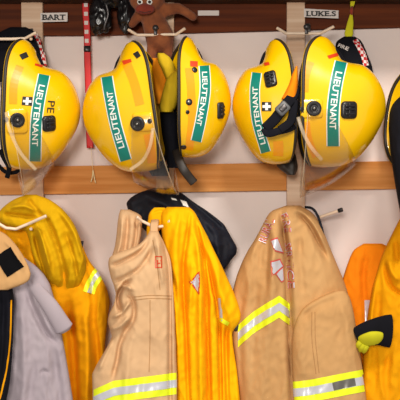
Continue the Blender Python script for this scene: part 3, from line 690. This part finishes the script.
# orange coat behind at right, gold coat at the right edge, glove
r8, b8 = coat('orange_coat', 'darker orange coat at right, mostly behind the large tan coat and the gold one', 'coat', (370, 244, .06), 'deeporange',
    rows=[(243.5,366,380),(246,358,388),(250,353.5,394),(257,350,398),(268,346,400),(285,341,402),(310,336,404),(340,334,404),(400,334,404),(450,334,404)],
    dB=.03, dF=.078, folds=.006, fx=.1, fy=.015, seed=81, creases=[([(366,252),(364,280),(366,330)],3,-.008)])
V, F = band(bvh(b8), [(367.5,300),(367.5,325)], 3, .0015, 20, 3); fixn(obj('side_tape', V, F, M['silver'], r8, label='vertical silver and lime tape'))
r9, b9 = coat('gold_coat', 'golden yellow coat cut by the right edge, below the black cloth', 'coat', (410, 215, .12), 'gold',
    rows=[(212,404,440),(218,400,446),(226,396,450),(236,391,452),(246,386,454),(258,381,456),(270,377.5,458),(285,373,460),(305,369,462),(330,365.5,464),(360,363,466),(400,361.5,468),(450,360,470)],
    dB=.085, dF=.19, folds=.014, fx=.07, fy=.015, seed=91, creases=[([(384,264),(388,280),(394,290),(408,298)],2.4,-.016,),([(388,258),(392,272),(400,282)],3,.012),([(395,240),(398,262)],3,-.008),([(380,290),(377,330),(374,400)],5,-.01),([(376,272),(372,310),(369,360)],3,.008)], nx=90)
g = empty('work_glove', P(372, 332, .2)); tag(g, 'yellow-green work glove with black cuff tucked between the tan and gold coats', 'glove')
V, F = tube([P(357,337,.212), P(366,334,.222), P(378,331.5,.226), P(386,331,.226), P(390,331,.224)], [(0,.026),(.3,.034),(.7,.044),(1,.046)], n=24, k=26, flat=(1,.42)); fixn(obj('cuff', V, F, M['blackcloth'], g, label='black cuff'))
V, F = tube([P(360,343,.20), P(364,341,.222), P(370,339,.234), P(376,338,.238), P(382,339,.234)], [(0,.014),(.3,.021),(.6,.024),(.9,.021),(1,.009)], n=24, k=20, flat=(1,.45)); fixn(obj('palm', V, F, M['limecloth'], g, label='yellow-green palm'))
for (x0, y0, x1, y1) in [(364,344,360,351), (367,345,363.5,352), (361,342,357.5,347)]:
    V, F = tube([P(x0,y0,.222), P((x0+x1)/2-.3,(y0+y1)/2,.218), P(x1,y1,.20)], [(0,.009),(.7,.0085),(1,.005)], n=12, k=12); fixn(obj('finger', V, F, M['limecloth'], g))

# ------------------------------------------------------------ red lanyard with white squares
ln = empty('lanyard', P(87, 0, .03)); tag(ln, 'red lanyard with white squares hanging between the two left helmets', 'lanyard')
V, F = ribbon([(86, -12, .026), (85.5, 10, .027), (87, 30, .028), (87.5, 60, .03), (88.5, 90, .03), (89, 120, .03), (90, 148, .03)], 7.2, .0009, n=60); lb = fixn(obj('ribbon', V, F, M['redribbon'], ln))
sq = []
for k, y in enumerate(list(range(5, 46, 9))+[58, 68, 80, 92, 104, 116, 128]):
    x = 85.5+(y/148)*4.0; fixn(obj('printed_square', *slab([(x-1.8, y-2.2), (x+2, y-2.2), (x+2, y+1.8), (x-1.8, y+1.8)], .0285, .0300), M['label'], lb, smooth=False, label='white printed square'))
V, F = rbox(P(87.3, 49, .03), Vector((1,0,0)), Vector((0,0,1)), Vector((0,-1,0)), .010, .009, 0, .007, .4); fixn(obj('clip', V, F, M['black'], ln, label='black clip'))
V, F = tube([P(91, 146, .031), P(92, 160, .031), P(93, 172, .031)], .0006, n=12, k=6); st = fixn(obj('string', V, F, M['string'], ln))
V, F = join(tube([P(93,170,.032), P(94,176,.033), P(95.5,183,.032)], .0016, n=8, k=6), tube([P(93,170,.032), P(92.5,176,.033), P(91,182,.032)], .0016, n=8, k=6)); fixn(obj('string_end', V, F, M['string'], st, label='frayed cream string ends'))

# ------------------------------------------------------------ caps with chequered bands behind the helmets
M['check'] = newmat('red_white_check', (220,210,205), 0.7)
def check_mat():
    m = M['check']; nt = m.node_tree; tc = nt.nodes.new('ShaderNodeTexCoord'); ck = nt.nodes.new('ShaderNodeTexChecker')
    ck.inputs['Scale'].default_value = 110; ck.inputs['Color1'].default_value = (*lin((190,24,26)), 1); ck.inputs['Color2'].default_value = (*lin((226,216,212)), 1)
    nt.links.new(tc.outputs['Object'], ck.inputs['Vector']); nt.links.new(ck.outputs['Color'], nt.nodes['Principled BSDF'].inputs['Base Color'])
check_mat()
def cap(label, rows, d0, d1, bandline, seed, txt=None):
    root = empty('fabric_cap', P(sum(r[1]+r[2] for r in rows[:1])/2, rows[0][0], (d0+d1)/2)); tag(root, label, 'cap')
    V, F = drape(rows, d0, d1, folds=.004, seed=seed, nx=50, step=1.2, fx=.08, fy=.06); b = obj('crown', V, F, M['blackcloth'], root); t = bvh(b)
    V, F = band(t, bandline, 2.6, .0015, 40, 4); fixn(obj('chequered_band', V, F, M['check'], root, label='red and white chequered band'))
    if txt:
        V, F = text_on(t, txt[0], txt[1], 3.6, .002, .02, .9); fixn(obj('lettering', V, F, M['label'], b, smooth=False))
    return root
cap('black cap with red and white chequered band behind the helmet at far left', [(27,12,24),(29,5,31),(33,-2,37),(40,-8,41),(50,-10,43.5),(58,-10,46),(70,-10,47),(82,-8,46)], .04, .085, [(35,33),(40,42),(43,53),(45,66)], 101)
cap('black cap with red and white chequered band and white lettering, behind the largest helmet', [(36.5,346,353),(38,340,359),(42,336,362),(48,335,365),(56,336,368),(64,338,371.5),(76,340,374)], .04, .09, [(355,40),(359,47),(363,55),(366,66)], 102, ('FIRE', [(338,45),(343,47),(349,49.5)]))
# yellow-green strap, upper right
yl = empty('webbing_strap', P(347, 0, .04)); tag(yl, 'yellow-green strap with dark red knot hanging above the chequered black cap', 'strap')
V, F = tube([P(354,-12,.05), P(353,0,.05), P(351.5,8,.05)], [(0,.008),(.7,.007),(1,.003)], n=14, k=12, flat=(1,.4)); fixn(obj('webbing', V, F, M['limecloth'], yl))
V, F = tube([P(351.5,13,.05), P(350.5,22,.055), P(349,32,.06), P(348.5,38,.06)], [(0,.003),(.35,.009),(.75,.013),(1,.009)], n=18, k=12, flat=(1,.35)); fixn(obj('webbing', V, F, M['limecloth'], yl))
V, F = tube([P(352,6.5,.05), P(351.5,11,.055), P(351.5,15,.05)], [(0,.003),(.5,.0055),(1,.003)], n=12, k=12); fixn(obj('knot', V, F, M['muzzle'], yl, label='dark red knot'))

# ------------------------------------------------------------ brown plush toy sitting behind the middle hook
pt = empty('plush_toy', P(152, 62, .07)); tag(pt, 'brown plush toy with ringed white eyes above the middle coat hook', 'toy')
def limb(bm, a, b, ra, rb, steps=9):
    for i in range(steps):
        t = i/(steps-1); p = a.lerp(b, t); r = ra+(rb-ra)*t
        bmesh.ops.create_uvsphere(bm, u_segments=20, v_segments=12, radius=r, matrix=Matrix.Translation(p))
bm = bmesh.new()
bmesh.ops.create_uvsphere(bm, u_segments=28, v_segments=18, radius=1, matrix=Matrix.Translation(P(147,-2,.10))@Matrix.Diagonal((.052,.044,.045,1)))
limb(bm, P(153,20,.082), P(160,38,.078), .034, .042); limb(bm, P(150,8,.09), P(153,20,.082), .026, .030)
limb(bm, P(166,10,.085), P(178,8,.085), .020, .015); limb(bm, P(178,8,.085), P(186,12,.085), .015, .013); limb(bm, P(186,12,.085), P(193,17,.085), .013, .012)
limb(bm, P(140,14,.085), P(132,24,.08), .016, .012)
limb(bm, P(153,44,.08), P(151,58,.082), .018, .013); limb(bm, P(151,58,.082), P(153,68,.083), .013, .014)
limb(bm, P(167,44,.08), P(168,56,.075), .018, .013)
limb(bm, P(130,-8,.09), P(129,-6,.09), .014, .014, 2)
me = bpy.data.meshes.new('fur_body'); bm.to_mesh(me); bm.free()
tmp = bpy.data.objects.new('fur_body', me); COL.objects.link(tmp)
md = tmp.modifiers.new('r', 'REMESH'); md.mode = 'VOXEL'; md.voxel_size = .0035
sm_ = tmp.modifiers.new('s', 'SMOOTH'); sm_.factor = .6; sm_.iterations = 6
bpy.context.view_layer.update()
ev = tmp.evaluated_get(bpy.context.evaluated_depsgraph_get()); em = ev.to_mesh()
Vb = [v.co.copy() for v in em.vertices]; Fb = [tuple(p.vertices) for p in em.polygons]; ev.to_mesh_clear(); bpy.data.objects.remove(tmp)
fb = obj('fur_body', Vb, Fb, M['plush'], pt); tp = bvh(fb)
bm = bmesh.new(); bmesh.ops.create_uvsphere(bm, u_segments=24, v_segments=14, radius=1, matrix=Matrix.Translation(P(145,9,.13))@Matrix.Diagonal((.028,.017,.0155,1)))
Vm_ = [v.co.copy() for v in bm.verts]; Fm_ = [tuple(v.index for v in f.verts) for f in bm.faces]; bm.free(); mz = obj('muzzle', Vm_, Fm_, M['muzzle'], pt, label='red-brown muzzle')
V, F = tube([P(139,11,.156), P(145,12.5,.159), P(151,11,.156)], .0009, n=12, k=6); fixn(obj('mouth', V, F, M['ink'], mz))
for x in (140, 149.5):
    p, n = hit(tp, x, 2)
    if p is None: p, n = P(x, 2, .14), Vector((0,-1,0))
    n = (n+Vector((0,-1,0))).normalized()
    e = obj('eye', *lathe([(.0002,-.002),(.0082,-.002),(.0078,.0015),(.005,.0032),(.0002,.0036)], p, n), M['white'], pt, label='white ringed eye'); fixn(e)
    fixn(obj('pupil', *lathe([(.0002,.001),(.0048,.001),(.0044,.0044),(.0002,.005)], p, n), M['ink'], e))

# ------------------------------------------------------------ black bag lump beside the toy
def lump(c, r, seed, amp=.22, k=(1,1,1)):
    bm = bmesh.new(); bmesh.ops.create_icosphere(bm, subdivisions=5, radius=1)
    for v in bm.verts:
        q = v.co.copy(); n1 = noise.noise(q*1.6+Vector((seed,0,0))); n2 = abs(noise.noise(q*3.6+Vector((0,seed,0))))
        v.co = q*(1+amp*n1-amp*.9*n2)
    V = [Vector((v.co.x*r[0], v.co.y*r[1], v.co.z*r[2]))+c for v in bm.verts]; F = [tuple(v.index for v in f.verts) for f in bm.faces]; bm.free(); return V, F
M['blackgloss'] = newmat('black_leather', (20,18,20), 0.28)
bg = empty('leather_glove', P(112, -6, .06)); tag(bg, 'crumpled shiny black leather gear hanging left of the brown plush toy', 'gear')
obj('leather_fold', *lump(P(100, 16, .07), (.036, .03, .056), 3), M['blackgloss'], bg)
obj('leather_fold', *lump(P(126, 12, .07), (.026, .026, .058), 8), M['blackgloss'], bg)
obj('leather_fold', *lump(P(114, -4, .07), (.050, .03, .034), 5), M['blackgloss'], bg)
V, F = ribbon([(106, 4, .10), (108, 14, .098), (105, 24, .095), (104, 30, .09)], 2.4, .0015); fixn(obj('buckle_strap', V, F, M['darkmetal'], bg, label='thin grey strap'))

visor_glint(h5, [(298,117,.335),(303,132,.335),(311,147,.33),(322,160,.31)], 3.6)
visor_glint(h1, [(6,112,.335),(9,128,.335),(20,152,.32),(36,170,.30)], 3.4)
visor_glint(h2, [(153,128,.335),(150,146,.33),(143,160,.31),(130,170,.30)], 3.4)

# golden tape around the helmets behind the rim
M['goldtape'] = newmat('golden_tape', (244,158,4), 0.3, coat=0.4)
def tape(hd, line, hw):
    V, F = band(hd['tree'], line, hw, 0.0007, 60, 6); fixn(obj('tape_band', V, F, M['goldtape'], hd['shell'], label='golden tape band'))
tape(h2, [(126,62),(134,82),(140,105)], 4.5)
tape(h2, [(148,134),(151,150),(152,163)], 4.5)
tape(h3, [(189,68),(191,90),(192,120),(189,150)], 4)
tape(h5, [(311,62),(306,76),(305,92)], 3.5)
tape(h5, [(306,122),(309,140),(316,157)], 3.5)
tape(h4, [(278,141),(278.5,148),(278,156)], 5)
tape(h1, [(20,66),(14,84),(13,104)], 4)
